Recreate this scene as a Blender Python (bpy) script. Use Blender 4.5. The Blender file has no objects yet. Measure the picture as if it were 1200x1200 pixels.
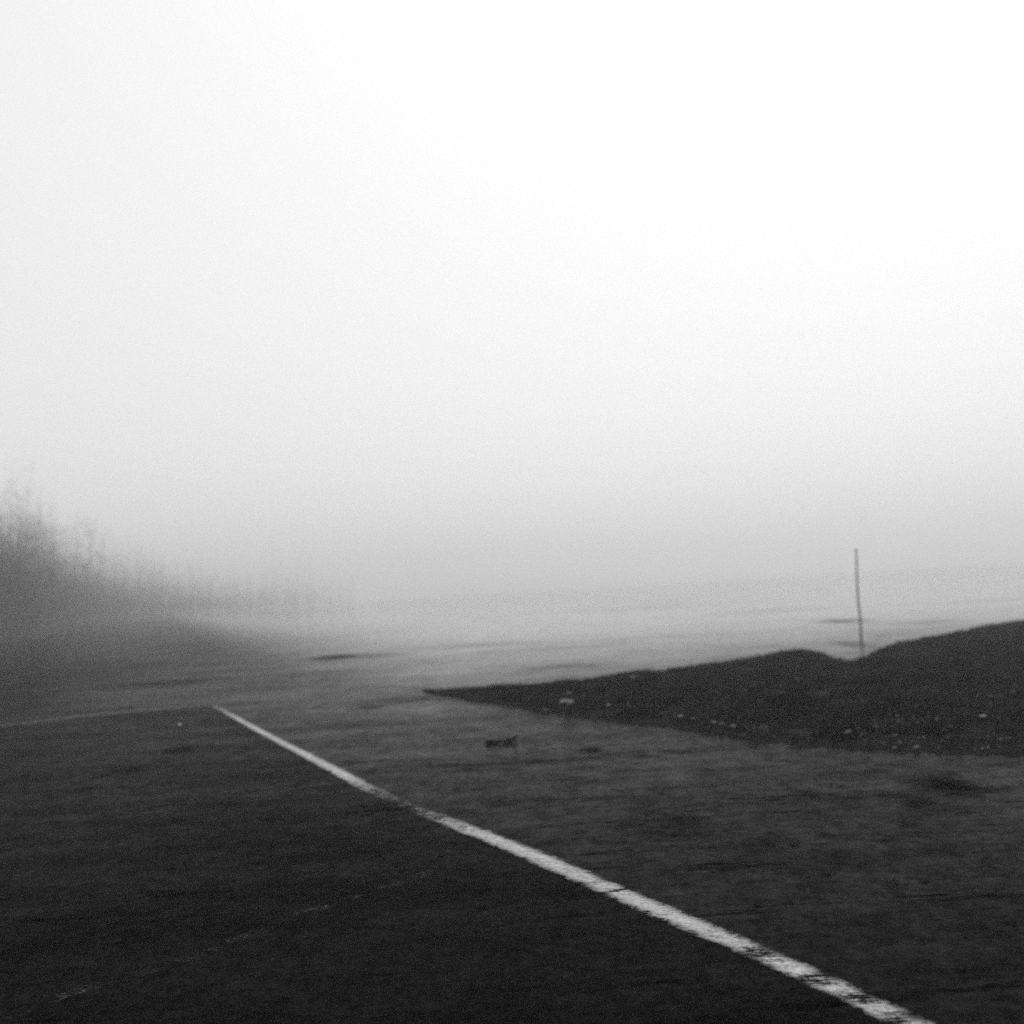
import bpy, math, random
import numpy as np
from mathutils import Matrix, Vector, noise

random.seed(7)
rng = np.random.default_rng(7)
R = math.radians
SC = bpy.context.scene
COL = SC.collection

# ------------------------------------------------------------------ camera
CAM_H, F_PX = 1.40, 1287.0           # eye height (m), focal length in pixels of a 1200 px wide frame
PITCH, ROLL = R(4.0), R(-3.25)
CAM_M = Matrix.Translation((0, 0, CAM_H)) @ Matrix.Rotation(R(90) + PITCH, 4, 'X') @ Matrix.Rotation(ROLL, 4, 'Z')
cd = bpy.data.cameras.new('camera')
cd.sensor_width = 36.0
cd.lens = 36.0 * F_PX / 1200.0
cd.clip_start, cd.clip_end = 0.05, 5000
cd.dof.use_dof = True
cd.dof.focus_distance = 4.6
cd.dof.aperture_fstop = 1.5
cam = bpy.data.objects.new('camera', cd)
cam.matrix_world = CAM_M
COL.objects.link(cam)
SC.camera = cam


def at(x, y, z=0.0):
    """point of the level plane at height z seen in direction (x, y) of a 1200 px frame: used to survey the ground plan"""
    d = CAM_M.to_3x3() @ Vector(((x - 600) / F_PX, (600 - y) / F_PX, -1.0))
    t = (z - CAM_H) / d.z
    p = Vector((0, 0, CAM_H)) + d * t
    return Vector((p.x, p.y, z))


# ------------------------------------------------------------------ helpers
def mesh_obj(name, verts, faces, mat, parent=None, smooth=True, uvs=None):
    me = bpy.data.meshes.new(name)
    me.from_pydata([tuple(v) for v in verts], [], faces)
    if uvs is not None:
        lay = me.uv_layers.new(name='UVMap')
        idx = np.empty(len(me.loops), dtype=np.int32)
        me.loops.foreach_get('vertex_index', idx)
        lay.data.foreach_set('uv', np.asarray(uvs, dtype=np.float32)[idx].ravel())
    if smooth:
        me.polygons.foreach_set('use_smooth', [True] * len(me.polygons))
    me.materials.append(mat)
    me.update()
    o = bpy.data.objects.new(name, me)
    COL.objects.link(o)
    if parent is not None:
        o.parent = parent
    return o


def empty(name, loc):
    o = bpy.data.objects.new(name, None)
    o.location = loc
    o.empty_display_size = 0.2
    COL.objects.link(o)
    return o


def tag(o, label=None, cat=None, group=None, kind=None):
    for k, v in (('label', label), ('category', cat), ('group', group), ('kind', kind)):
        if v:
            o[k] = v
    return o


class NT:
    """small node-tree builder"""
    def __init__(self, name):
        self.m = bpy.data.materials.new(name)
        self.m.use_nodes = True
        self.t = self.m.node_tree
        self.t.nodes.clear()
        self.out = self.n('ShaderNodeOutputMaterial')

    def n(self, typ, ins=None, **kw):
        nd = self.t.nodes.new(typ)
        for k, v in kw.items():
            setattr(nd, k, v)
        for k, v in (ins or {}).items():
            s = nd.inputs[k]
            if isinstance(v, bpy.types.NodeSocket):
                self.t.links.new(v, s)
            else:
                s.default_value = v
        return nd

    def math(self, op, a, b=0.0, c=0.0, clamp=False):
        return self.n('ShaderNodeMath', {0: a, 1: b, 2: c}, operation=op, use_clamp=clamp).outputs[0]

    def coord(self):
        return self.n('ShaderNodeTexCoord').outputs['Object']

    def noise(self, vec, scale, detail=4, rough=0.55, stretch=None, loc=None, rot=None):
        if stretch or loc or rot:
            ins = {'Vector': vec}
            if stretch: ins['Scale'] = stretch
            if loc: ins['Location'] = loc
            if rot: ins['Rotation'] = rot
            vec = self.n('ShaderNodeMapping', ins).outputs[0]
        return self.n('ShaderNodeTexNoise', {'Vector': vec, 'Scale': scale, 'Detail': detail, 'Roughness': rough}).outputs[0]

    def ramp(self, fac, a, b, lo, hi):
        return self.n('ShaderNodeMapRange', {0: fac, 1: a, 2: b, 3: lo, 4: hi}, interpolation_type='SMOOTHSTEP').outputs[0]

    def grey(self, v):
        return self.n('ShaderNodeCombineColor', {0: v, 1: v, 2: v}).outputs[0]

    def bsdf(self, col, rough=0.6, ior=1.3, normal=None, **kw):
        ins = {'Base Color': col, 'Roughness': rough, 'IOR': ior}
        if normal is not None:
            ins['Normal'] = normal
        ins.update(kw)
        return self.n('ShaderNodeBsdfPrincipled', ins).outputs[0]

    def bump(self, h, strength, dist):
        return self.n('ShaderNodeBump', {'Height': h, 'Strength': strength, 'Distance': dist}).outputs[0]

    def done(self, sh):
        self.t.links.new(sh, self.out.inputs['Surface'])
        return self.m


def plain(name, v, rough=0.7, ior=1.3, var=0.35, scale=6.0):
    t = NT(name)
    n = t.noise(t.coord(), scale, 5)
    c = t.ramp(n, 0.3, 0.7, v * (1 - var), v * (1 + var))
    return t.done(t.bsdf(t.grey(c), rough, ior))


# ------------------------------------------------------------------ ground and road materials
# stains, cracks and wet patches of the ground, surveyed: (centre, half length, half depth, strength)
def stain(x, y, wx, wy, s):
    p, q = at(x, y), at(x + wx, y)
    r = at(x, y - wy)
    return (p, (q - p).length, (r - p).length, s)


GROUND_STAINS = [
    stain(1112, 920, 44, 15, .95), stain(1074, 941, 30, 13, .7), stain(1118, 946, 34, 7, .55),
    stain(800, 968, 60, 26, .45), stain(640, 892, 60, 3, .6), stain(545, 897, 50, 3, .4),
    stain(692, 879, 14, 4, .8), stain(752, 886, 16, 4, .8), stain(796, 882, 26, 2, .6),
    stain(587, 943, 22, 4, .5), stain(950, 932, 13, 8, .6), stain(998, 935, 20, 4, .6), stain(965, 978, 16, 5, .5),
    stain(895, 992, 40, 10, .4), stain(1040, 932, 14, 5, .5), stain(1066, 968, 18, 5, .5),
    stain(430, 829, 22, 2, .75), stain(395, 770, 24, 2.6, 1.0), stain(440, 768, 26, 1.8, .45),
    stain(985, 728, 26, 2.6, .9), stain(750, 712, 60, 2, .35), stain(660, 781, 48, 2, .5),
    stain(900, 715, 50, 3, .35), stain(560, 756, 60, 2.5, .4), stain(200, 800, 60, 4, .4),
    stain(1080, 729, 50, 3, .35), stain(480, 818, 50, 7, .35), stain(1150, 705, 60, 2.2, .3),
    stain(860, 902, 60, 6, .35), stain(640, 760, 70, 2, .3),
    stain(1009, 756, 24, 7, .42), stain(212, 880, 14, 4, .8), stain(145, 905, 26, 6, .5), stain(250, 945, 40, 5, .4),  # first: dark ground at the pole foot, also added to kill its reflection
]


def stain_mask(t, pos, wob):
    tot = None
    for (p, a, b, s) in GROUND_STAINS:
        m = t.n('ShaderNodeMapping', {'Vector': pos, 'Location': (-p.x / a, -p.y / b, 0), 'Scale': (1 / a, 1 / b, 0)}).outputs[0]
        d = t.n('ShaderNodeVectorMath', {0: m}, operation='LENGTH').outputs['Value']
        d = t.math('ADD', d, wob)
        k = t.ramp(d, 0.1, 1.35, s, 0.0)
        tot = k if tot is None else t.math('MAXIMUM', tot, k)
    return tot


def tarmac(name, lo, hi, ior, rough, stains, flats=False):
    t = NT(name)
    c = t.coord()
    big = t.noise(c, 0.35, 4, .6)
    streak = t.noise(c, 1.0, 5, .6, stretch=(.35, 1.6, 1))
    mid = t.noise(c, 2.2, 6, .65)
    grit = t.noise(c, 55, 3, .7)
    agg = t.n('ShaderNodeTexVoronoi', {'Vector': c, 'Scale': 95.0}).outputs['Distance']
    v = t.math('ADD', t.math('MULTIPLY', big, .30), t.math('ADD', t.math('MULTIPLY', mid, .25), t.math('MULTIPLY', streak, .45)))
    base = t.ramp(v, .36, .64, lo, hi)
    m5 = t.noise(c, 5.0, 8, .72, loc=(5, 2, 0))
    m14 = t.noise(c, 15.0, 6, .75, loc=(1, 8, 0))
    base = t.math('MULTIPLY', base, t.ramp(grit, .25, .75, .45, 1.7))
    base = t.math('MULTIPLY', base, t.ramp(m14, .3, .7, .55, 1.5))
    # cracks and tyre-worn streaks lying across
    cr = t.noise(c, 1.6, 8, .75, stretch=(.45, 2.4, 1), loc=(3.1, 7.7, 0))
    crack = t.ramp(cr, .36, .425, .85, 0.0)
    speck = t.n('ShaderNodeTexVoronoi', {'Vector': c, 'Scale': 2.6, 'Randomness': 1.0})
    spot = t.ramp(t.math('ADD', speck.outputs['Distance'], t.math('MULTIPLY', grit, .03)), .035, .06, .55, 0.0)
    dark = t.math('MAXIMUM', crack, spot)
    if stains:
        wob = t.math('MULTIPLY', t.math('SUBTRACT', t.noise(c, 3.4, 9, .78, stretch=(.7, 1.4, 1)), .5), 3.4)
        dark = t.math('MAXIMUM', dark, stain_mask(t, c, wob))
    keep = t.math('SUBTRACT', 1.0, dark)
    base = t.math('MULTIPLY', base, t.math('MULTIPLY_ADD', keep, .75, .25))
    rr = t.math('ADD', t.ramp(v, .35, .65, rough + .08, rough - .05), t.math('MULTIPLY', dark, .18))
    h = t.math('ADD', t.math('MULTIPLY', agg, .5), t.math('ADD', t.math('MULTIPLY', grit, .4), t.math('MULTIPLY', m14, 1.6)))
    nb = t.bump(h, .22, .004)
    spec = t.math('MULTIPLY', keep, t.ramp(v, .34, .66, .30, .62))
    spec = t.math('MULTIPLY', spec, t.math('MULTIPLY', t.ramp(m5, .33, .67, .25, 1.5), t.ramp(m14, .34, .66, .5, 1.45)))
    if flats:
        # open wet flats beyond the paving: standing water film, smoother and shinier, with drier bars between
        sx = t.n('ShaderNodeSeparateXYZ', {0: c})
        y = t.math('MULTIPLY_ADD', t.math('MINIMUM', t.math('ADD', sx.outputs[0], 1.2), 0.0), 3.0, sx.outputs[1])
        edge = t.math('ADD', y, t.math('MULTIPLY', t.math('SUBTRACT', mid, .5), 5.0))
        wet = t.ramp(edge, 9.0, 46.0, 0.0, 1.0)
        bar = t.noise(c, .55, 5, .6, stretch=(.16, 1.0, 1), loc=(1.3, 4.1, 0))
        dry = t.ramp(bar, .36, .46, .45, 0.0)
        film = t.math('MULTIPLY', wet, t.math('SUBTRACT', keep, dry), clamp=True)
        rr = t.math('ADD', t.math('MULTIPLY', rr, t.math('SUBTRACT', 1.0, film)), t.math('MULTIPLY', film, .06))
        ior = t.math('ADD', t.ramp(sx.outputs[0], -10.0, -1.0, 1.010, ior), t.math('MULTIPLY', film, .24))
        spec = t.math('ADD', t.math('MULTIPLY', spec, t.math('SUBTRACT', 1.0, film)), t.math('MULTIPLY', film, .95))
        nb = t.n('ShaderNodeBump', {'Height': h, 'Strength': t.math('MULTIPLY_ADD', film, -.215, .22), 'Distance': .004}).outputs[0]
    sh = t.bsdf(t.grey(base), rr, ior, nb, **{'Specular IOR Level': spec})
    return t.done(sh)


M_GROUND = tarmac('wet_ground', .0016, .0062, 1.0265, .18, True, True)
M_ROAD = tarmac('road_asphalt', .0022, .0062, 1.0135, .22, True)


# ------------------------------------------------------------------ the ground sheet
def axis(dense_lo, dense_hi, step, far):
    a = list(np.arange(dense_lo, dense_hi + 1e-6, step))
    hi, s = a[-1], step
    while hi < far:
        s *= 1.25
        hi += s
        a.append(hi)
    lo, s = a[0], step
    while lo > -far:
        s *= 1.25
        lo -= s
        a.insert(0, lo)
    return np.array(a)


def ground_z(x, y):
    """gentle ripples of the open ground, flat where the paving is"""
    r = math.hypot(x, y)
    k = min(1.0, max(0.0, (r - 17.5) / 6.0)) * min(1.0, max(0.0, (220 - r) / 100))
    if k <= 0:
        return 0.0
    n = noise.noise((x * .11, y * .33, 1.7)) * .6 + noise.noise((x * .30, y * .9, 5.2)) * .28
    return .030 * k * k * n


gx, gy = axis(-36, 36, .45, 620), axis(-3, 70, .40, 620)
gv = [(x, y, ground_z(x, y)) for y in gy for x in gx]
nx = len(gx)
gf = [(j * nx + i, j * nx + i + 1, (j + 1) * nx + i + 1, (j + 1) * nx + i) for j in range(len(gy) - 1) for i in range(nx - 1)]
ground = mesh_obj('ground', gv, gf, M_GROUND)
tag(ground, kind='structure')

# ------------------------------------------------------------------ the road and its painted lines
MAIN_PX = [(250, 827), (283, 845.5), (317, 864), (350, 881), (390, 902), (433, 926), (467, 941), (500, 954), (533, 967),
           (600, 993), (667, 1022), (733, 1052), (800, 1081.5), (867, 1109), (933, 1138), (1000, 1169.5), (1050, 1194), (1110, 1223), (1230, 1281), (1500, 1412)]
SIDE_PX = [(250, 827), (207, 830), (167, 833.5), (100, 840), (50, 846), (0, 852), (-80, 862), (-200, 878), (-500, 918)]
main = [at(*p) for p in MAIN_PX]
side = [at(*p) for p in SIDE_PX]


def smooth_path(pts, n):
    """resampled, lightly smoothed polyline"""
    P = np.array([[p.x, p.y] for p in pts])
    s = np.concatenate([[0], np.cumsum(np.linalg.norm(np.diff(P, axis=0), axis=1))])
    u = np.linspace(0, s[-1], n)
    Q = np.stack([np.interp(u, s, P[:, 0]), np.interp(u, s, P[:, 1])], 1)
    for _ in range(10):
        Q[1:-1] = (Q[:-2] + 2 * Q[1:-1] + Q[2:]) / 4
    return Q, u


mq, mu = smooth_path(main, 140)
sq, su = smooth_path(side, 120)
# carriageway: everything inside the corner of the two lines, a sheet 4 mm above the ground
outline = [(x, y) for x, y in sq[::-1]] + [(x, y) for x, y in mq[1:]] + [(4.5, -2.4), (-24, -2.4), (-24, sq[-1][1])]
rv = [(x, y, .004) for x, y in outline]
road = mesh_obj('road', rv, [tuple(range(len(rv)))[::-1]], M_ROAD, smooth=False)
tag(road, kind='structure')
if road.data.polygons[0].normal.z < 0:
    road.data.flip_normals()


def paint(name, v, wear, edge, gap=None, lo=0.0, soft=.34):
    """worn road paint: thin sheet, eaten away where the noise says so (u = metres along, v = across 0..1)"""
    t = NT(name)
    uv = t.n('ShaderNodeTexCoord').outputs['UV']
    c = t.coord()
    s = t.n('ShaderNodeSeparateXYZ', {0: uv})
    across = t.math('ABSOLUTE', t.math('SUBTRACT', s.outputs[1], .5))
    n1 = t.noise(c, 9, 6, .7)
    n2 = t.noise(c, 60, 5, .75)
    n3 = t.noise(c, 1.1, 3, .5)
    e = t.math('ADD', across, t.math('MULTIPLY', t.math('SUBTRACT', n1, .5), edge))
    e = t.math('ADD', e, t.math('MULTIPLY', t.math('SUBTRACT', n2, .5), edge * .9))
    a = t.ramp(e, soft, .50, 1.0, 0.0)
    w = t.math('ADD', t.math('MULTIPLY', n2, .55), t.math('MULTIPLY', n1, .45))
    hole = None
    if gap:
        for (u0, hw, depth) in gap:
            d = t.math('ABSOLUTE', t.math('SUBTRACT', s.outputs[0], u0))
            d = t.math('ADD', d, t.math('MULTIPLY', t.math('SUBTRACT', across, .25), hw * .5))
            k = t.ramp(d, 0.0, hw, depth, 0.0)
            hole = k if hole is None else t.math('MAXIMUM', hole, k)
        scr = t.noise(c, 22, 4, .7, stretch=(.5, 3.0, 1), rot=(0, 0, .5))
        w = t.math('ADD', t.math('MULTIPLY', w, .6), t.math('MULTIPLY', scr, .4))
        w = t.math('SUBTRACT', w, t.math('MULTIPLY', hole, .19))
    a = t.math('MULTIPLY', a, t.ramp(w, wear - .07, wear + .10, lo, 1.0))
    col = t.math('MULTIPLY', t.ramp(n2, .3, .7, .5, 1.25), v)
    col = t.math('MULTIPLY', col, t.ramp(n1, .3, .7, .75, 1.12))
    col = t.math('MULTIPLY', col, t.ramp(n3, .3, .7, .85, 1.08))
    sh = t.bsdf(t.grey(col), .6, 1.25)
    mix = t.n('ShaderNodeMixShader', {0: a, 1: t.n('ShaderNodeBsdfTransparent').outputs[0], 2: sh}).outputs[0]
    return t.done(mix)


def strip(name, Q, u, width, mat, z, parent, wob=.006, seed=1, far=None):
    v, uv, f = [], [], []
    for i in range(len(Q)):
        a, b = Q[max(0, i - 1)], Q[min(len(Q) - 1, i + 1)]
        d = (b - a) / np.linalg.norm(b - a)
        nrm = np.array([-d[1], d[0]])
        w = (width if far is None else float(np.interp(u[i], [0, 5, 10, 11.5, 13], [far, far + .03, width, width - .01, width - .03]))) / 2 + noise.noise((u[i] * 1.7, seed, 0)) * wob
        off = noise.noise((u[i] * 1.1, seed + 9, 0)) * wob
        for k, sgn in enumerate((-1, 1)):
            p = Q[i] + nrm * (off + sgn * w)
            v.append((p[0], p[1], z))
            uv.append((u[i], k))
        if i:
            f.append((2 * i - 2, 2 * i - 1, 2 * i + 1, 2 * i))
    o = mesh_obj(name, v, f, mat, parent, smooth=False, uvs=uv)
    if o.data.polygons[0].normal.z < 0:
        o.data.flip_normals()
    return o


def u_of(px):
    p = at(*px)
    d = np.hypot(mq[:, 0] - p.x, mq[:, 1] - p.y)
    return float(mu[int(d.argmin())])


gaps = [(u_of((726, 1046)), .04, .72), (u_of((882, 1116)), .16, .62), (u_of((470, 942)), 1.5, .88), (u_of((962, 1151)), .10, .75),
        (u_of((1018, 1176)), .12, .6), (u_of((690, 1033)), .10, .4), (u_of((250, 827)), 3.0, .62), (u_of((1060, 1200)), .10, .7)]
M_LINE = paint('worn_white_paint', .41, .40, .85, gaps, soft=.18)
M_SIDE = paint('thin_white_paint', .14, .47, .40, [(float(su[-1]), float(su[-1]) - 2.2, 1.2)])
M_OLD = paint('nearly_gone_paint', .05, .585, .7)
line = strip('painted_line', mq, mu, .172, M_LINE, .008, road, far=.105)
line['label'] = 'worn white line running diagonally across the wet tarmac'
sl = strip('painted_line', sq, su, .14, M_SIDE, .012, road, seed=4)
sl['label'] = 'thin faint white line leaving the far corner to the left'
oq, ou = smooth_path([at(*p) for p in [(-60, 1225), (20, 1192), (110, 1160), (215, 1131), (300, 1097), (363, 1072), (460, 1041), (560, 1006), (592, 994)]], 70)
ol = strip('faded_line', oq, ou, .12, M_OLD, .016, road, wob=.03, seed=6)
ol['label'] = 'almost vanished old line joining the white line from the left'
oq2, ou2 = smooth_path([at(*p) for p in [(60, 990), (130, 972), (250, 946), (325, 929)]], 40)
ol2 = strip('faded_line', oq2, ou2, .10, M_OLD, .016, road, wob=.03, seed=8)
ol2['label'] = 'short faded trace of paint on the dark road'

# ------------------------------------------------------------------ the grass verge
NEAR = [(495, 811), (560, 822), (640, 835), (700, 844), (740, 849), (800, 857), (860, 867), (930, 875), (1000, 881), (1100, 887), (1200, 892), (1420, 905), (1700, 920)]
FAR = [(495, 809), (567, 803), (633, 797), (700, 788), (750, 782), (797, 778), (867, 768), (905, 761), (930, 756), (960, 758), (980, 768), (992, 772), (1013, 767),
       (1036, 752), (1060, 747), (1100, 740), (1150, 730), (1197, 723), (1420, 690)]
near = [at(*p) for p in NEAR]
far = [at(p[0], p[1], .11 * min(1.0, (p[0] - 495) / 150)) for p in FAR]


def resample_x(px, pts, xs):
    ang = [p[0] for p in px]
    return (np.interp(xs, ang, [p.x for p in pts]), np.interp(xs, ang, [p.y for p in pts]))


NU, NV = 230, 56
us = np.linspace(495, 1420, NU)
nxs, nys = resample_x(NEAR, near, us)
fxs, fys = resample_x(FAR, far, us)
for _ in range(3):
    for arr in (fxs, fys):
        arr[2:-2] = (arr[:-4] + arr[1:-3] + arr[2:-2] + arr[3:-1] + arr[4:]) / 5
for _i in range(NU):                      # ragged front edge
    _k = min(1.0, (us[_i] - 495) / 90)
    _o = .11 * noise.noise((us[_i] * .021, 3.3, 0)) + .09 * noise.noise((us[_i] * .07, 1.3, 0)) + .06 * noise.noise((us[_i] * .21, 8.3, 0))
    nys[_i] += _o * _k
    nxs[_i] += _o * _k * .3


def verge_z(i, v):
    k = min(1.0, (us[i] - 495) / 130.0)
    prof = math.sin(min(1.0, v / .30) * math.pi / 2) * (1 - .62 * max(0.0, (v - .30) / .70) ** 1.5)
    return .075 * k * prof


def verge_point(i, v):
    x = nxs[i] + (fxs[i] - nxs[i]) * v
    y = nys[i] + (fys[i] - nys[i]) * v
    kk = min(1, v * 6) * min(1, (us[i] - 495) / 200)
    z = verge_z(i, v) + kk * (.035 * noise.noise((x * .9, y * .9, 2.0)) * (1 - v) + .045 * noise.noise((x * 2.7, y * 2.7, 6.0)) * (1 - .5 * v)
                              + .022 * abs(noise.noise((x * 7, y * 7, 1.0))) * (1 - .5 * v))
    return x, y, z + (.004 if 0.0 < v else -.01)


vv = [verge_point(i, j / (NV - 1)) for i in range(NU) for j in range(NV)]
vf = [(i * NV + j, (i + 1) * NV + j, (i + 1) * NV + j + 1, i * NV + j + 1) for i in range(NU - 1) for j in range(NV - 1)]
# a closing skirt along the far edge
b0 = len(vv)
for i in range(NU):
    x, y, z = vv[i * NV + NV - 1]
    vv.append((x + .02, y + .06, -.06))
for i in range(NU - 1):
    vf.append((i * NV + NV - 1, (i + 1) * NV + NV - 1, b0 + i + 1, b0 + i))
verge = mesh_obj('verge_ground', vv, vf, plain('verge_soil', .007, .9, 1.05, .8, 9))
tag(verge, kind='structure')


def blades_mesh(name, pts, hts, wid, mat, lean=.55, parent=None):
    """each blade is two crossed-over tapering segments, bent over"""
    n = len(pts)
    P = np.asarray(pts, dtype=np.float64)
    H = np.asarray(hts)[:, None]
    a = rng.uniform(0, 2 * np.pi, n)
    d = np.stack([np.cos(a), np.sin(a), np.zeros(n)], 1)
    b = rng.uniform(0, 2 * np.pi, n)
    L = np.stack([np.cos(b), np.sin(b), np.zeros(n)], 1) * (rng.uniform(.05, lean, n)[:, None])
    up = np.array([0, 0, 1.0])
    W = (wid * rng.uniform(.7, 1.3, n))[:, None]
    m = P + H * (.55 * up + .35 * L)
    tp = P + H * (.95 * up + 1.0 * L) - H * up * (np.linalg.norm(L, axis=1)[:, None] * .35)
    V = np.stack([P - d * W, P + d * W, m + d * W * .75, m - d * W * .75, tp], 1).reshape(-1, 3)
    i0 = np.arange(n) * 5
    q = np.stack([i0, i0 + 1, i0 + 2, i0 + 3], 1)
    t3 = np.stack([i0 + 3, i0 + 2, i0 + 4], 1)
    me = bpy.data.meshes.new(name)
    me.vertices.add(len(V))
    me.vertices.foreach_set('co', V.astype(np.float32).ravel())
    loops = np.concatenate([np.concatenate([q, t3], 1).ravel()])
    me.loops.add(len(loops))
    me.loops.foreach_set('vertex_index', loops.astype(np.int32))
    st = np.empty(2 * n, dtype=np.int32)
    st[0::2] = np.arange(n) * 7
    st[1::2] = np.arange(n) * 7 + 4
    me.polygons.add(2 * n)
    me.polygons.foreach_set('loop_start', st)
    me.update(calc_edges=True)
    me.validate()
    me.materials.append(mat)
    o = bpy.data.objects.new(name, me)
    COL.objects.link(o)
    if parent is not None:
        o.parent = parent
    return o


def grass_mat(name, lo, hi):
    t = NT(name)
    c = t.coord()
    n = t.noise(c, 1.3, 5, .65)
    f = t.noise(c, 40, 2, .6)
    v = t.math('MULTIPLY', t.ramp(n, .35, .68, lo, hi), t.ramp(f, .35, .68, .45, 2.3))
    return t.done(t.bsdf(t.grey(v), .8, 1.08))


gp, gh = [], []
while len(gp) < 120000:
    i = int(rng.integers(0, NU - 1))
    # more blades where the strip is long
    L = math.hypot(fxs[i] - nxs[i], fys[i] - nys[i])
    if rng.random() > min(1.0, (L + .3) / 9.0) ** .8:
        continue
    v = rng.random() ** 1.15
    fi = rng.random()
    x0, y0, z0 = verge_point(i, v)
    x1, y1, z1 = verge_point(i + 1, v)
    x, y, z = x0 + (x1 - x0) * fi, y0 + (y1 - y0) * fi, z0 + (z1 - z0) * fi
    cl = noise.noise((x * 1.6, y * 1.6, 4.0))
    k = min(1, (us[i] - 480) / 120)
    if v < .04 + .09 * noise.noise((x * 2.2, y * 2.2, 9.0)) or noise.noise((x * 3.1, y * 3.1, 12.0)) < -.30:
        continue
    gp.append((x, y, z - .006))
    gh.append((.048 + .045 * cl + .035 * rng.random() ** 3) * (.35 + .65 * k) * (1.0 if v > .12 else .5 + v * 4))
grass = blades_mesh('grass', gp, gh, .0042, grass_mat('dark_grass', .004, .027))
dp, dh = [], []
for i in rng.choice(len(gp), 9000, replace=False):
    x, y, z = gp[i]
    c1 = noise.noise((x * 1.9 + 7, y * 1.9, 3.0))
    if c1 > .16 and rng.random() < .75:
        dp.append((x, y, z + .01))
        dh.append(.03 + .05 * rng.random())
dry = blades_mesh('dry_grass', dp, dh, .005, grass_mat('bleached_grass', .05, .13), lean=1.3)
tag(dry, 'bleached dead blades scattered through the dark grass of the verge', 'grass', kind='stuff')
tag(grass, 'short dark grass covering the wedge shaped verge', 'grass', kind='stuff')


# ------------------------------------------------------------------ loose rubble along the verge, grit on the tarmac
def chips_mesh(name, pts, sizes, mat):
    """angular little stones: squashed, jittered octahedra"""
    n = len(pts)
    P = np.asarray(pts)
    o = np.array([[1, 0, 0], [0, 1, 0], [-1, 0, 0], [0, -1, 0], [0, 0, .7], [0, 0, -.5]], dtype=float)
    V = o[None] * (1 + rng.uniform(-.45, .45, (n, 6, 3)))
    a = rng.uniform(0, 6.28, n)
    c, sn = np.cos(a)[:, None], np.sin(a)[:, None]
    X = V[:, :, 0] * 1.3 * c - V[:, :, 1] * sn * .8
    Y = V[:, :, 0] * 1.3 * sn + V[:, :, 1] * c * .8
    V = np.stack([X, Y, V[:, :, 2]], 2) * np.asarray(sizes)[:, None, None] + P[:, None, :]
    f = np.array([[0, 1, 4], [1, 2, 4], [2, 3, 4], [3, 0, 4], [1, 0, 5], [2, 1, 5], [3, 2, 5], [0, 3, 5]])
    F = (f[None] + (np.arange(n) * 6)[:, None, None]).reshape(-1, 3)
    return mesh_obj(name, V.reshape(-1, 3).tolist(), F.tolist(), mat, smooth=False)


rp, rs = [], []
while len(rp) < 420:
    i = int(rng.integers(8, NU - 1))
    v = abs(rng.normal(.0, .16)) + .015
    x, y, z = verge_point(i, min(1, v))
    if noise.noise((x * 1.1, y * 1.1, 21.0)) < .02:
        continue
    rp.append((x + rng.normal(0, .05), y + rng.normal(0, .04), z + .012))
    rs.append(.008 + .022 * rng.random() ** 2.5)
rub = chips_mesh('rubble', rp, rs, plain('rubble_stone', .075, .85, 1.1, .95, 3.1))
tag(rub, 'small broken rubble strewn along the front edge of the verge', 'rubble', kind='stuff')
gp2, gs2 = [], []
while len(gp2) < 5200:
    r = 3.0 + 10.5 * rng.random() ** 1.2
    th = rng.uniform(-.50, .50)
    x, y = r * math.sin(th), r * math.cos(th)
    if noise.noise((x * .7, y * .7, 31.0)) + .5 * noise.noise((x * 2.1, y * 2.1, 33.0)) < rng.uniform(-.35, .35):
        continue
    gp2.append((x, y, .006))
    gs2.append(.002 + .005 * rng.random() ** 4)
grit = chips_mesh('grit', gp2, gs2, plain('dark_grit', .010, .8, 1.06, .95, 7.3))
tag(grit, 'fine dark grit scattered over the wet tarmac', 'grit', kind='stuff')

# ------------------------------------------------------------------ the pole
base = at(1009, 750)
pole = empty('marker_pole', base)
pole.rotation_euler = (0, R(1.0), 0)
tag(pole, 'thin dark marker pole standing alone behind the grass verge', 'pole')


def tube(path, radii, sides):
    v, f = [], []
    n = len(path)
    for k, p in enumerate(path):
        d = (path[min(n - 1, k + 1)] - path[max(0, k - 1)]).normalized()
        a = d.orthogonal().normalized()
        b = d.cross(a)
        for s in range(sides):
            t = 2 * math.pi * s / sides
            v.append(p + (a * math.cos(t) + b * math.sin(t)) * radii[k])
    for k in range(n - 1):
        for s in range(sides):
            s2 = (s + 1) % sides
            f.append((k * sides + s, k * sides + s2, (k + 1) * sides + s2, (k + 1) * sides + s))
    f.append(tuple(range(sides))[::-1])
    f.append(tuple((n - 1) * sides + s for s in range(sides)))
    return v, f


ph = 1.78
path = [Vector((.010 * math.sin(k * .9) - .000 * k, 0, -.08 + (ph + .08) * k / 9)) for k in range(10)]
v, f = tube(path, [.021 - .007 * k / 9 for k in range(10)], 12)
M_POLE = plain('weathered_pole', .035, .7, 1.2, .4, 9)
mesh_obj('shaft', v, f, M_POLE, pole)
v, f = tube([Vector((.004, 0, ph - .01)), Vector((.004, 0, ph + .018)), Vector((.004, 0, ph + .03))], [.019, .019, .010], 12)
mesh_obj('cap', v, f, M_POLE, pole)
# ------------------------------------------------------------------ small things lying about
M_TWIG = plain('wet_bark', .012, .8, 1.06, .4, 30)


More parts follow.
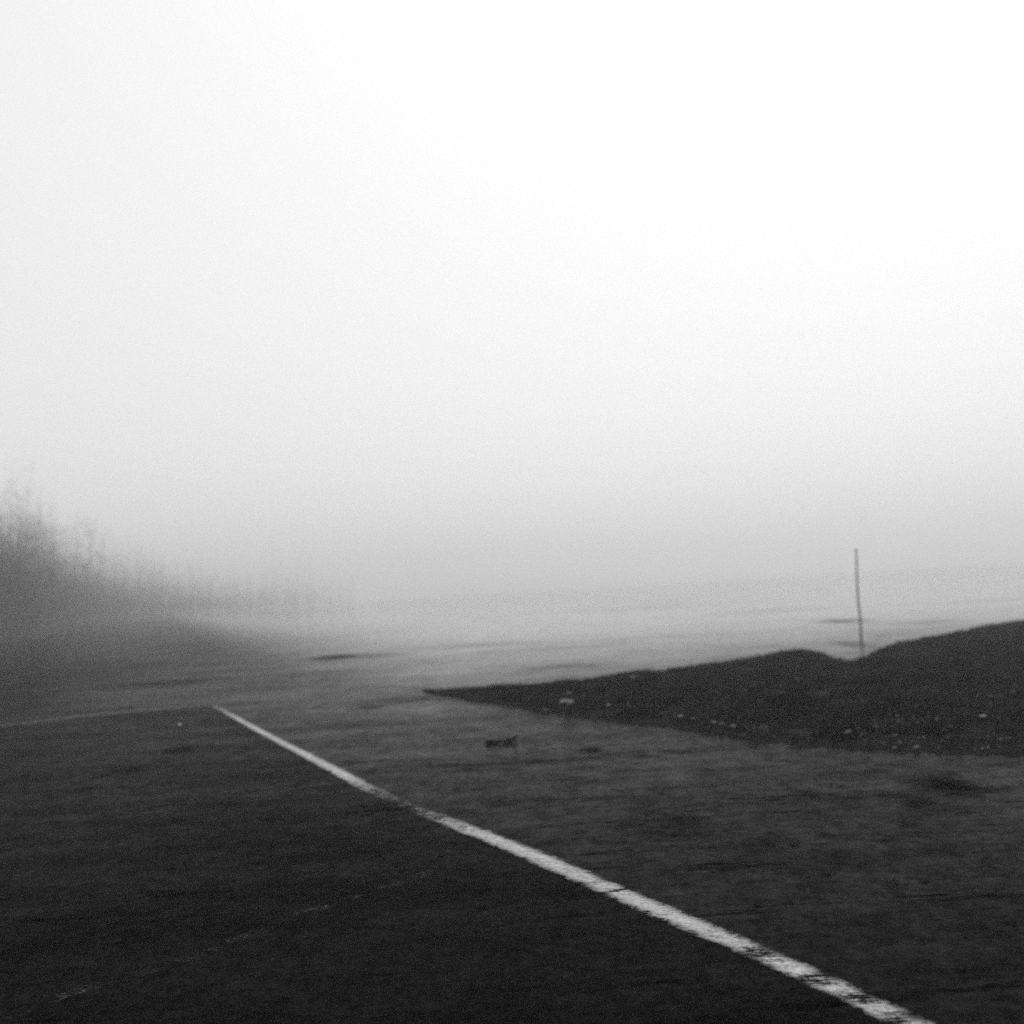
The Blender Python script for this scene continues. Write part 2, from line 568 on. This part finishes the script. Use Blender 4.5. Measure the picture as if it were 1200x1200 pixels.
def stone_mesh(name, mat, r, sq=(1, .8, .55), seed=0):
    import bmesh
    bm = bmesh.new()
    bmesh.ops.create_icosphere(bm, subdivisions=2, radius=r)
    for vt in bm.verts:
        d = vt.co.normalized()
        k = 1 + .7 * noise.noise(d * 1.6 + Vector((seed, seed * .7, 0))) + .12 * noise.noise(d * 4 + Vector((seed, 0, 3)))
        vt.co = Vector((d.x * sq[0], d.y * sq[1], d.z * sq[2])) * r * k
    me = bpy.data.meshes.new(name)
    bm.to_mesh(me)
    bm.free()
    me.materials.append(mat)
    o = bpy.data.objects.new(name, me)
    COL.objects.link(o)
    return o


def verge_height(x, y):
    best, z = 1e9, 0
    for (a, b, c) in vv[:NU * NV]:
        d = (a - x) ** 2 + (b - y) ** 2
        if d < best:
            best, z = d, c
    return z


# the broken branch on the tarmac
bp = at(588, 871)
bl = (at(608, 869) - at(570, 871)).length
branch = empty('broken_branch', bp)
branch.rotation_euler.z = R(4)
tag(branch, 'short dark broken branch lying on the pale tarmac before the verge', 'branch')
pth = [Vector((-.5 * bl + bl * k / 8, .012 * math.sin(k * 1.3), .016 + .004 * math.sin(k * 2.1))) for k in range(9)]
v, f = tube(pth, [.015, .022, .022, .015, .010, .018, .020, .009, .004], 9)
mesh_obj('stem', v, f, M_TWIG, branch)
for (x, dx, dy, dz, r) in ((.10, .045, -.03, .035, .012), (.06, -.02, .05, .02, .008), (.19, .06, .03, .004, .005)):
    v, f = tube([Vector((x * bl / .30, 0, .024)), Vector((x * bl / .30 + dx * .5, dy * .6, .03 + dz * .6)), Vector((x * bl / .30 + dx, dy, .03 + dz))], [r * 1.2, r, r * .5], 7)
    mesh_obj('stub', v, f, M_TWIG, branch)

# dark wet leaves on the tarmac
M_LEAF = plain('wet_leaf', .008, .75, 1.05, .4, 40)
leaf_me = None


def leaf(x, y, size, label, rz):
    global leaf_me
    if leaf_me is None:
        v, f = [], []
        n = 10
        prof = [.0, .30, .46, .52, .50, .43, .34, .24, .13, .03, .0]
        for k in range(n + 1):
            s = k / n
            w = prof[k] * (1 + (.18 if k % 2 else -.08))
            for j in range(5):
                q = (j - 2) / 2
                v.append(((s - .5), w * q * .85, .05 + .22 * abs(q) ** 1.5 * w + .10 * math.sin(s * 5) + .05 * q * math.cos(s * 7)))
        for k in range(n):
            for j in range(4):
                a = k * 5 + j
                f.append((a, a + 1, a + 6, a + 5))
        o = mesh_obj('dead_leaf', v, f, M_LEAF)
        md = o.modifiers.new('thickness', 'SOLIDIFY')
        md.thickness = .02
        leaf_me = o
    else:
        o = leaf_me.copy()
        COL.objects.link(o)
    p = at(x, y)
    o.location = (p.x, p.y, .006)
    o.rotation_euler = (0, 0, rz)
    o.scale = (size * 1.35, size * 1.35, size * .35)
    tag(o, label, 'leaf', 'dark leaves scattered on the wet tarmac')
    return o


LEAVES = [
    (517, 1003, .052, 'dark leaf on the road left of the white line, beside the faded old line'),
    (887, 1060, .036, 'dark leaf lying closest to the right side of the white line'),
    (939, 1041, .038, 'left one of two dark leaves lying close together right of the white line'),
    (953, 1043, .024, 'small right one of two dark leaves lying close together'),
    (966, 1024, .050, 'larger dark leaf just behind the close pair of leaves'),
    (930, 989, .052, 'dark leaf at the right end of a long dark stain on the tarmac'),
    (958, 951, .050, 'dark leaf halfway between the grass verge and the pair of leaves'),
    (1048, 1034, .034, 'dark leaf left of a wider leaf on the right part of the tarmac'),
    (1083, 1032, .046, 'wider dark leaf on the right part of the tarmac'),
    (1036, 985, .036, 'small dark leaf in front of the large dark stains'),
    (1185, 1080, .045, 'dark leaf at the far right edge of the photo'),
    (1127, 1136, .032, 'dark leaf lowest on the right side of the tarmac'),
    (503, 895, .040, 'tiny dark leaf left of the broken branch'),
    (536, 925, .040, 'tiny dark leaf between the broken branch and the white line'),
    (313, 959, .075, 'dark leaf on the road near the short faded trace of paint'),
    (200, 1018, .042, 'lone dark leaf in the middle of the dark road'),
    (137, 1105, .042, 'dark leaf on the dark road near the lower left corner'),
    (733, 1049, .022, 'tiny dark leaf lying on the white line'),
    (778, 1080, .028, 'dark leaf against the left edge of the white line'),
]
for k, (x, y, s, lb) in enumerate(LEAVES):
    leaf(x, y, s, lb, random.uniform(0, 6.28))

# pale stones on and in front of the verge
M_STONE = plain('pale_stone', .085, .8, 1.2, .3, 14)
M_WHITE = plain('white_pebble', .9, .7, 1.3, .05, 14)
STONES = [
    (663, 823, .085, .30, 'largest pale stone, on the grass near the narrow end of the verge'),
    (667, 812, .050, .24, 'smaller pale stone just behind the largest one on the verge'),
    (640, 831, .040, .20, 'small pale stone on the kerb edge left of the largest one'),
    (713, 825, .026, .45, 'tiny bright stone alone in the grass right of the largest stone'),
    (742, 794, .070, .13, 'dull pale stone near the back edge of the verge'),
    (797, 838, .034, .28, 'pale stone at the left end of the row along the verge edge'),
    (812, 841, .028, .22, 'pale stone second from the left in the row along the verge edge'),
    (836, 845, .030, .30, 'brightest middle stone of the row along the verge edge'),
    (846, 847, .032, .24, 'pale stone touching the middle one of the row along the verge edge'),
    (859, 850, .040, .16, 'dull pale stone at the right end of the row along the verge edge'),
    (890, 820, .018, .30, 'tiny pale stone in the middle of the verge above the row'),
    (994, 857, .040, .20, 'pale stone on the verge below the pole'),
    (1152, 838, .030, .42, 'bright flat stone on the right part of the verge'),
    (1187, 810, .034, .20, 'dull stone near the right edge of the photo on the verge'),
]
for k, (x, y, r, v, lb) in enumerate(STONES):
    r *= .8
    o = stone_mesh('stone', M_STONE if v < .26 else plain('bright_stone', v * .55, .8, 1.2, .3, 14), r, (1.3, .8, .42), k * 1.7)
    p = at(x, y, .07)
    hz = verge_height(p.x, p.y)
    p = at(x, y, hz + .05)
    o.location = (p.x, p.y, hz + r * .25 + .035)
    o.rotation_euler = (0, 0, random.uniform(0, 6.28))
    tag(o, lb, 'stone', 'pale stones on the grass verge')
o = stone_mesh('pebble', M_WHITE, .014, (1, .9, .8), 3.3)
p = at(211, 851)
o.location = (p.x, p.y, .02)
tag(o, 'tiny white pebble on the road below the faint thin line', 'pebble')

# pale dead grass tufts in the verge
M_STRAW = plain('dead_straw', .075, .8, 1.1, .4, 10)
TUFTS = [
    (958, 811, .16, 'wispy pale tuft of dead grass mid verge, left of the pole'),
    (912, 811, .10, 'faint small tuft of dead grass on the verge, left of the wispy one'),
    (835, 811, .10, 'pale tuft of dead grass behind the row of stones'),
    (888, 852, .13, 'pale tuft of dead grass right of the row of stones'),
    (936, 857, .12, 'pale tuft of dead grass at the front of the verge below the pole'),
    (1072, 827, .11, 'pale tuft of dead grass on the dark right part of the verge'),
    (870, 783, .20, 'pale tuft of dead grass near the back edge of the verge'),
]
for k, (x, y, w, lb) in enumerate(TUFTS):
    p = at(x, y, .07)
    hz = verge_height(p.x, p.y)
    p = at(x, y, hz + .05)
    n = 150
    pts = [(float(np.clip(rng.normal(0, w * .35), -w * .6, w * .6)), float(np.clip(rng.normal(0, w * .25), -w * .4, w * .4)), 0) for _ in range(n)]
    o = blades_mesh('dead_grass_tuft', pts, rng.uniform(.05, .10, n), .0035, M_STRAW, lean=1.3)
    o.location = (p.x, p.y, hz)
    tag(o, lb, 'grass tuft', 'pale tufts of dead grass on the verge')

# ------------------------------------------------------------------ trees in the fog
M_BARK = plain('dark_bark', .035, .9, 1.1, .4, 3)


class Tree:
    def __init__(self, seed):
        self.r = random.Random(seed)
        self.trunk = ([], [])
        self.crown = ([], [])

    def add(self, which, path, radii, sides):
        v, f = tube(path, radii, sides)
        V, Fc = which
        o = len(V)
        V.extend(v)
        Fc.extend(tuple(i + o for i in q) for q in f)

    def limb(self, p, d, length, rad, depth):
        r = self.r
        n = 4
        path, radii = [p.copy()], [rad]
        for k in range(n):
            d = (d + Vector((r.gauss(0, .16), r.gauss(0, .16), r.gauss(.05, .10)))).normalized()
            p = p + d * (length / n)
            path.append(p.copy())
            radii.append(max(.006, rad * (1 - .65 * (k + 1) / n)))
        self.add(self.crown, path, radii, 5 if depth > 2 else 3)
        if depth == 0:
            return
        kids = 4 if depth > 1 else 5
        for k in range(kids):
            t = r.uniform(.3, 1.0)
            q = path[min(n, int(t * n + .5))]
            side = Vector((r.gauss(0, 1), r.gauss(0, 1), r.gauss(.25, .6))).normalized()
            nd = (d * .65 + side * .8).normalized()
            self.limb(q, nd, length * r.uniform(.48, .72), radii[min(n, int(t * n + .5))] * .62, depth - 1)

    def grow(self, h, rad, spread=1.0, depth=4, low=.28):
        r = self.r
        n = 9
        path, radii = [], []
        x = y = 0
        for k in range(n + 1):
            path.append(Vector((x, y, -.3 + (h * .72 + .3) * k / n)))
            radii.append(rad * (1.25 if k == 0 else 1) * (1 - .78 * k / n))
            x += r.gauss(0, .012) * h
            y += r.gauss(0, .012) * h
        self.add(self.trunk, path, radii, 9)
        for k in range(13):
            t = low + (1 - low) * (k / 12) ** .9
            i = min(n, int(t * n))
            a = k * 2.4 + r.uniform(-.5, .5)
            el = .35 + .75 * t
            d = Vector((math.cos(a) * math.cos(el), math.sin(a) * math.cos(el), math.sin(el)))
            self.limb(path[i], d, h * (.36 - .14 * abs(t - .5)) * spread * r.uniform(.8, 1.15), radii[i] * .6, depth)
        return self


def place_tree(px, dist, h, rad, seed, label, spread=1.0, depth=4):
    t = Tree(seed).grow(h, rad, spread, depth)
    g = at(px, 900)
    dirn = Vector((g.x, g.y, 0)).normalized()
    k = dirn * dist
    root = empty('bare_tree', (k.x, k.y, 0))
    mesh_obj('trunk', t.trunk[0], t.trunk[1], M_BARK, root)
    mesh_obj('crown', t.crown[0], t.crown[1], M_BARK, root)
    tag(root, label, 'tree', 'bare trees fading into the fog')
    return root


place_tree(113, 215, 20.0, .13, 11, 'tallest bare tree in the fog, at the right end of the dim trees', .55, 3)
place_tree(60, 205, 17.4, .13, 23, 'bare tree in the fog between the tallest one and the left edge', .9, 3)
place_tree(14, 195, 18.0, .13, 31, 'dark bare tree in the fog at the left edge of the photo', .95, 3)

# the wood around and beyond them: slender bare saplings past counting, thinning out to the right, one fog-bound mass
wr = random.Random(5)
protos = []
for k in range(60):                        # unit saplings: a whippy stem and a few rising twigs
    V, Fc = [], []

    def put(path, radii):
        v, f = tube(path, [r * .0017 for r in radii], 3)
        o = len(V)
        V.extend(v)
        Fc.extend(tuple(i + o for i in q) for q in f)
    lx, ly, cv = wr.gauss(0, .15), wr.gauss(0, .15), wr.gauss(0, .12)
    st = [Vector((lx * q + cv * q * q, ly * q - cv * q * q, q)) for q in (0, .35, .7, 1)]
    put(st, [1, .7, .35, .1])
    for b in range(11):
        q = wr.uniform(.10, .92)
        p = Vector((lx * q + cv * q * q, ly * q - cv * q * q, q))
        a = wr.uniform(0, 6.28)
        L = (1.1 - q) * wr.uniform(.2, .5)
        put([p, p + Vector((math.cos(a) * L, math.sin(a) * L, L * wr.uniform(.1, .8)))], [.62, .12])
    protos.append((np.array([tuple(q) for q in V]), Fc))
wv, wf, nv = [], [], 0
for k in range(26000):
    P, Fc = protos[k % 60]
    px = -420 + 860 * wr.random()
    if px > 60 and wr.random() < ((px - 60) / 370) ** 1.0:
        continue
    right = min(1.0, max(0.0, (px - 20) / 260))
    dist = 80 + wr.uniform(0, 45) + 150 * right
    zs = 6.0 - 2.0 * right
    h = .8 + wr.expovariate(1 / zs)
    h = min(h, 5.0 + 9.5 * wr.random())
    if px < -150:
        h = min(h, 9)
    g = at(px, 900)
    d = Vector((g.x, g.y, 0)).normalized() * dist
    a = wr.uniform(0, 6.28)
    ca, sa = math.cos(a), math.sin(a)
    w = min(h, 7)
    Q = np.stack([(P[:, 0] * ca - P[:, 1] * sa) * w + d.x, (P[:, 0] * sa + P[:, 1] * ca) * w + d.y, P[:, 2] * h - .05], 1)
    wv.append(Q)
    wf.extend(tuple(i + nv for i in q) for q in Fc)
    nv += len(Q)
wv = np.concatenate(wv).tolist()
wood = mesh_obj('woodland', wv, wf, M_BARK)
tag(wood, 'dim low wood reduced to one dark mass by the fog on the left', 'woodland', kind='stuff')

# ------------------------------------------------------------------ fog
def box(name, x0, x1, y0, y1, z0, z1):
    v = [(x, y, z) for z in (z0, z1) for y in (y0, y1) for x in (x0, x1)]
    f = [(0, 2, 3, 1), (4, 5, 7, 6), (0, 1, 5, 4), (2, 6, 7, 3), (0, 4, 6, 2), (1, 3, 7, 5)]
    return v, f


FOG = .0035
m = bpy.data.materials.new('fog')
m.use_nodes = True
m.node_tree.nodes.clear()
vo = m.node_tree.nodes.new('ShaderNodeVolumePrincipled')
vo.inputs['Color'].default_value = (.94, .94, .94, 1)
vo.inputs['Density'].default_value = FOG
vo.inputs['Anisotropy'].default_value = .55
oo = m.node_tree.nodes.new('ShaderNodeOutputMaterial')
m.node_tree.links.new(vo.outputs[0], oo.inputs['Volume'])
v, f = box('haze', -900, 900, -900, 900, -1.3, 23.5)
haze = mesh_obj('haze', v, f, m, smooth=False)
tag(haze, 'pale even fog lying over the whole place', 'fog', kind='stuff')
haze.display_type = 'WIRE'

# ------------------------------------------------------------------ light
SKY_GAIN = 4.3
SUN_EL, SUN_AZ = R(52), R(24)        # azimuth to the right of the view direction
w = bpy.data.worlds.new('World')
SC.world = w
w.use_nodes = True
nt = w.node_tree
nt.nodes.clear()
sky = nt.nodes.new('ShaderNodeTexSky')
sky.sky_type = 'NISHITA'
sky.sun_disc = False
sky.sun_elevation = SUN_EL
sky.sun_rotation = SUN_AZ
sky.dust_density = 6.0
sky.air_density = 1.0
sky.ozone_density = 1.0
bw = nt.nodes.new('ShaderNodeRGBToBW')
bg = nt.nodes.new('ShaderNodeBackground')
bg.inputs['Strength'].default_value = .15
out = nt.nodes.new('ShaderNodeOutputWorld')
nt.links.new(sky.outputs[0], bw.inputs[0])
# overcast: the cloud layer evens the clear-sky brightness out and takes the colour away
pw = nt.nodes.new('ShaderNodeMath')
pw.operation = 'POWER'
pw.inputs[1].default_value = .22
ml = nt.nodes.new('ShaderNodeMath')
ml.operation = 'MULTIPLY'
ml.inputs[1].default_value = SKY_GAIN
nt.links.new(bw.outputs[0], pw.inputs[0])
nt.links.new(pw.outputs[0], ml.inputs[0])
nt.links.new(ml.outputs[0], bg.inputs[0])
nt.links.new(bg.outputs[0], out.inputs[0])

ld = bpy.data.lights.new('sun', 'SUN')
ld.energy = 1.3
ld.angle = R(20)
sun = bpy.data.objects.new('sun', ld)
sd = Vector((math.sin(SUN_AZ) * math.cos(SUN_EL), math.cos(SUN_AZ) * math.cos(SUN_EL), math.sin(SUN_EL)))
sun.rotation_euler = sd.to_track_quat('Z', 'Y').to_euler()
COL.objects.link(sun)

# ------------------------------------------------------------------ render settings
SC.view_settings.view_transform = 'Standard'
SC.view_settings.look = 'None'
SC.view_settings.exposure = 0.0
SC.view_settings.gamma = 1.0
SC.cycles.volume_bounces = 3
SC.cycles.max_bounces = 8
SC.cycles.use_denoising = False
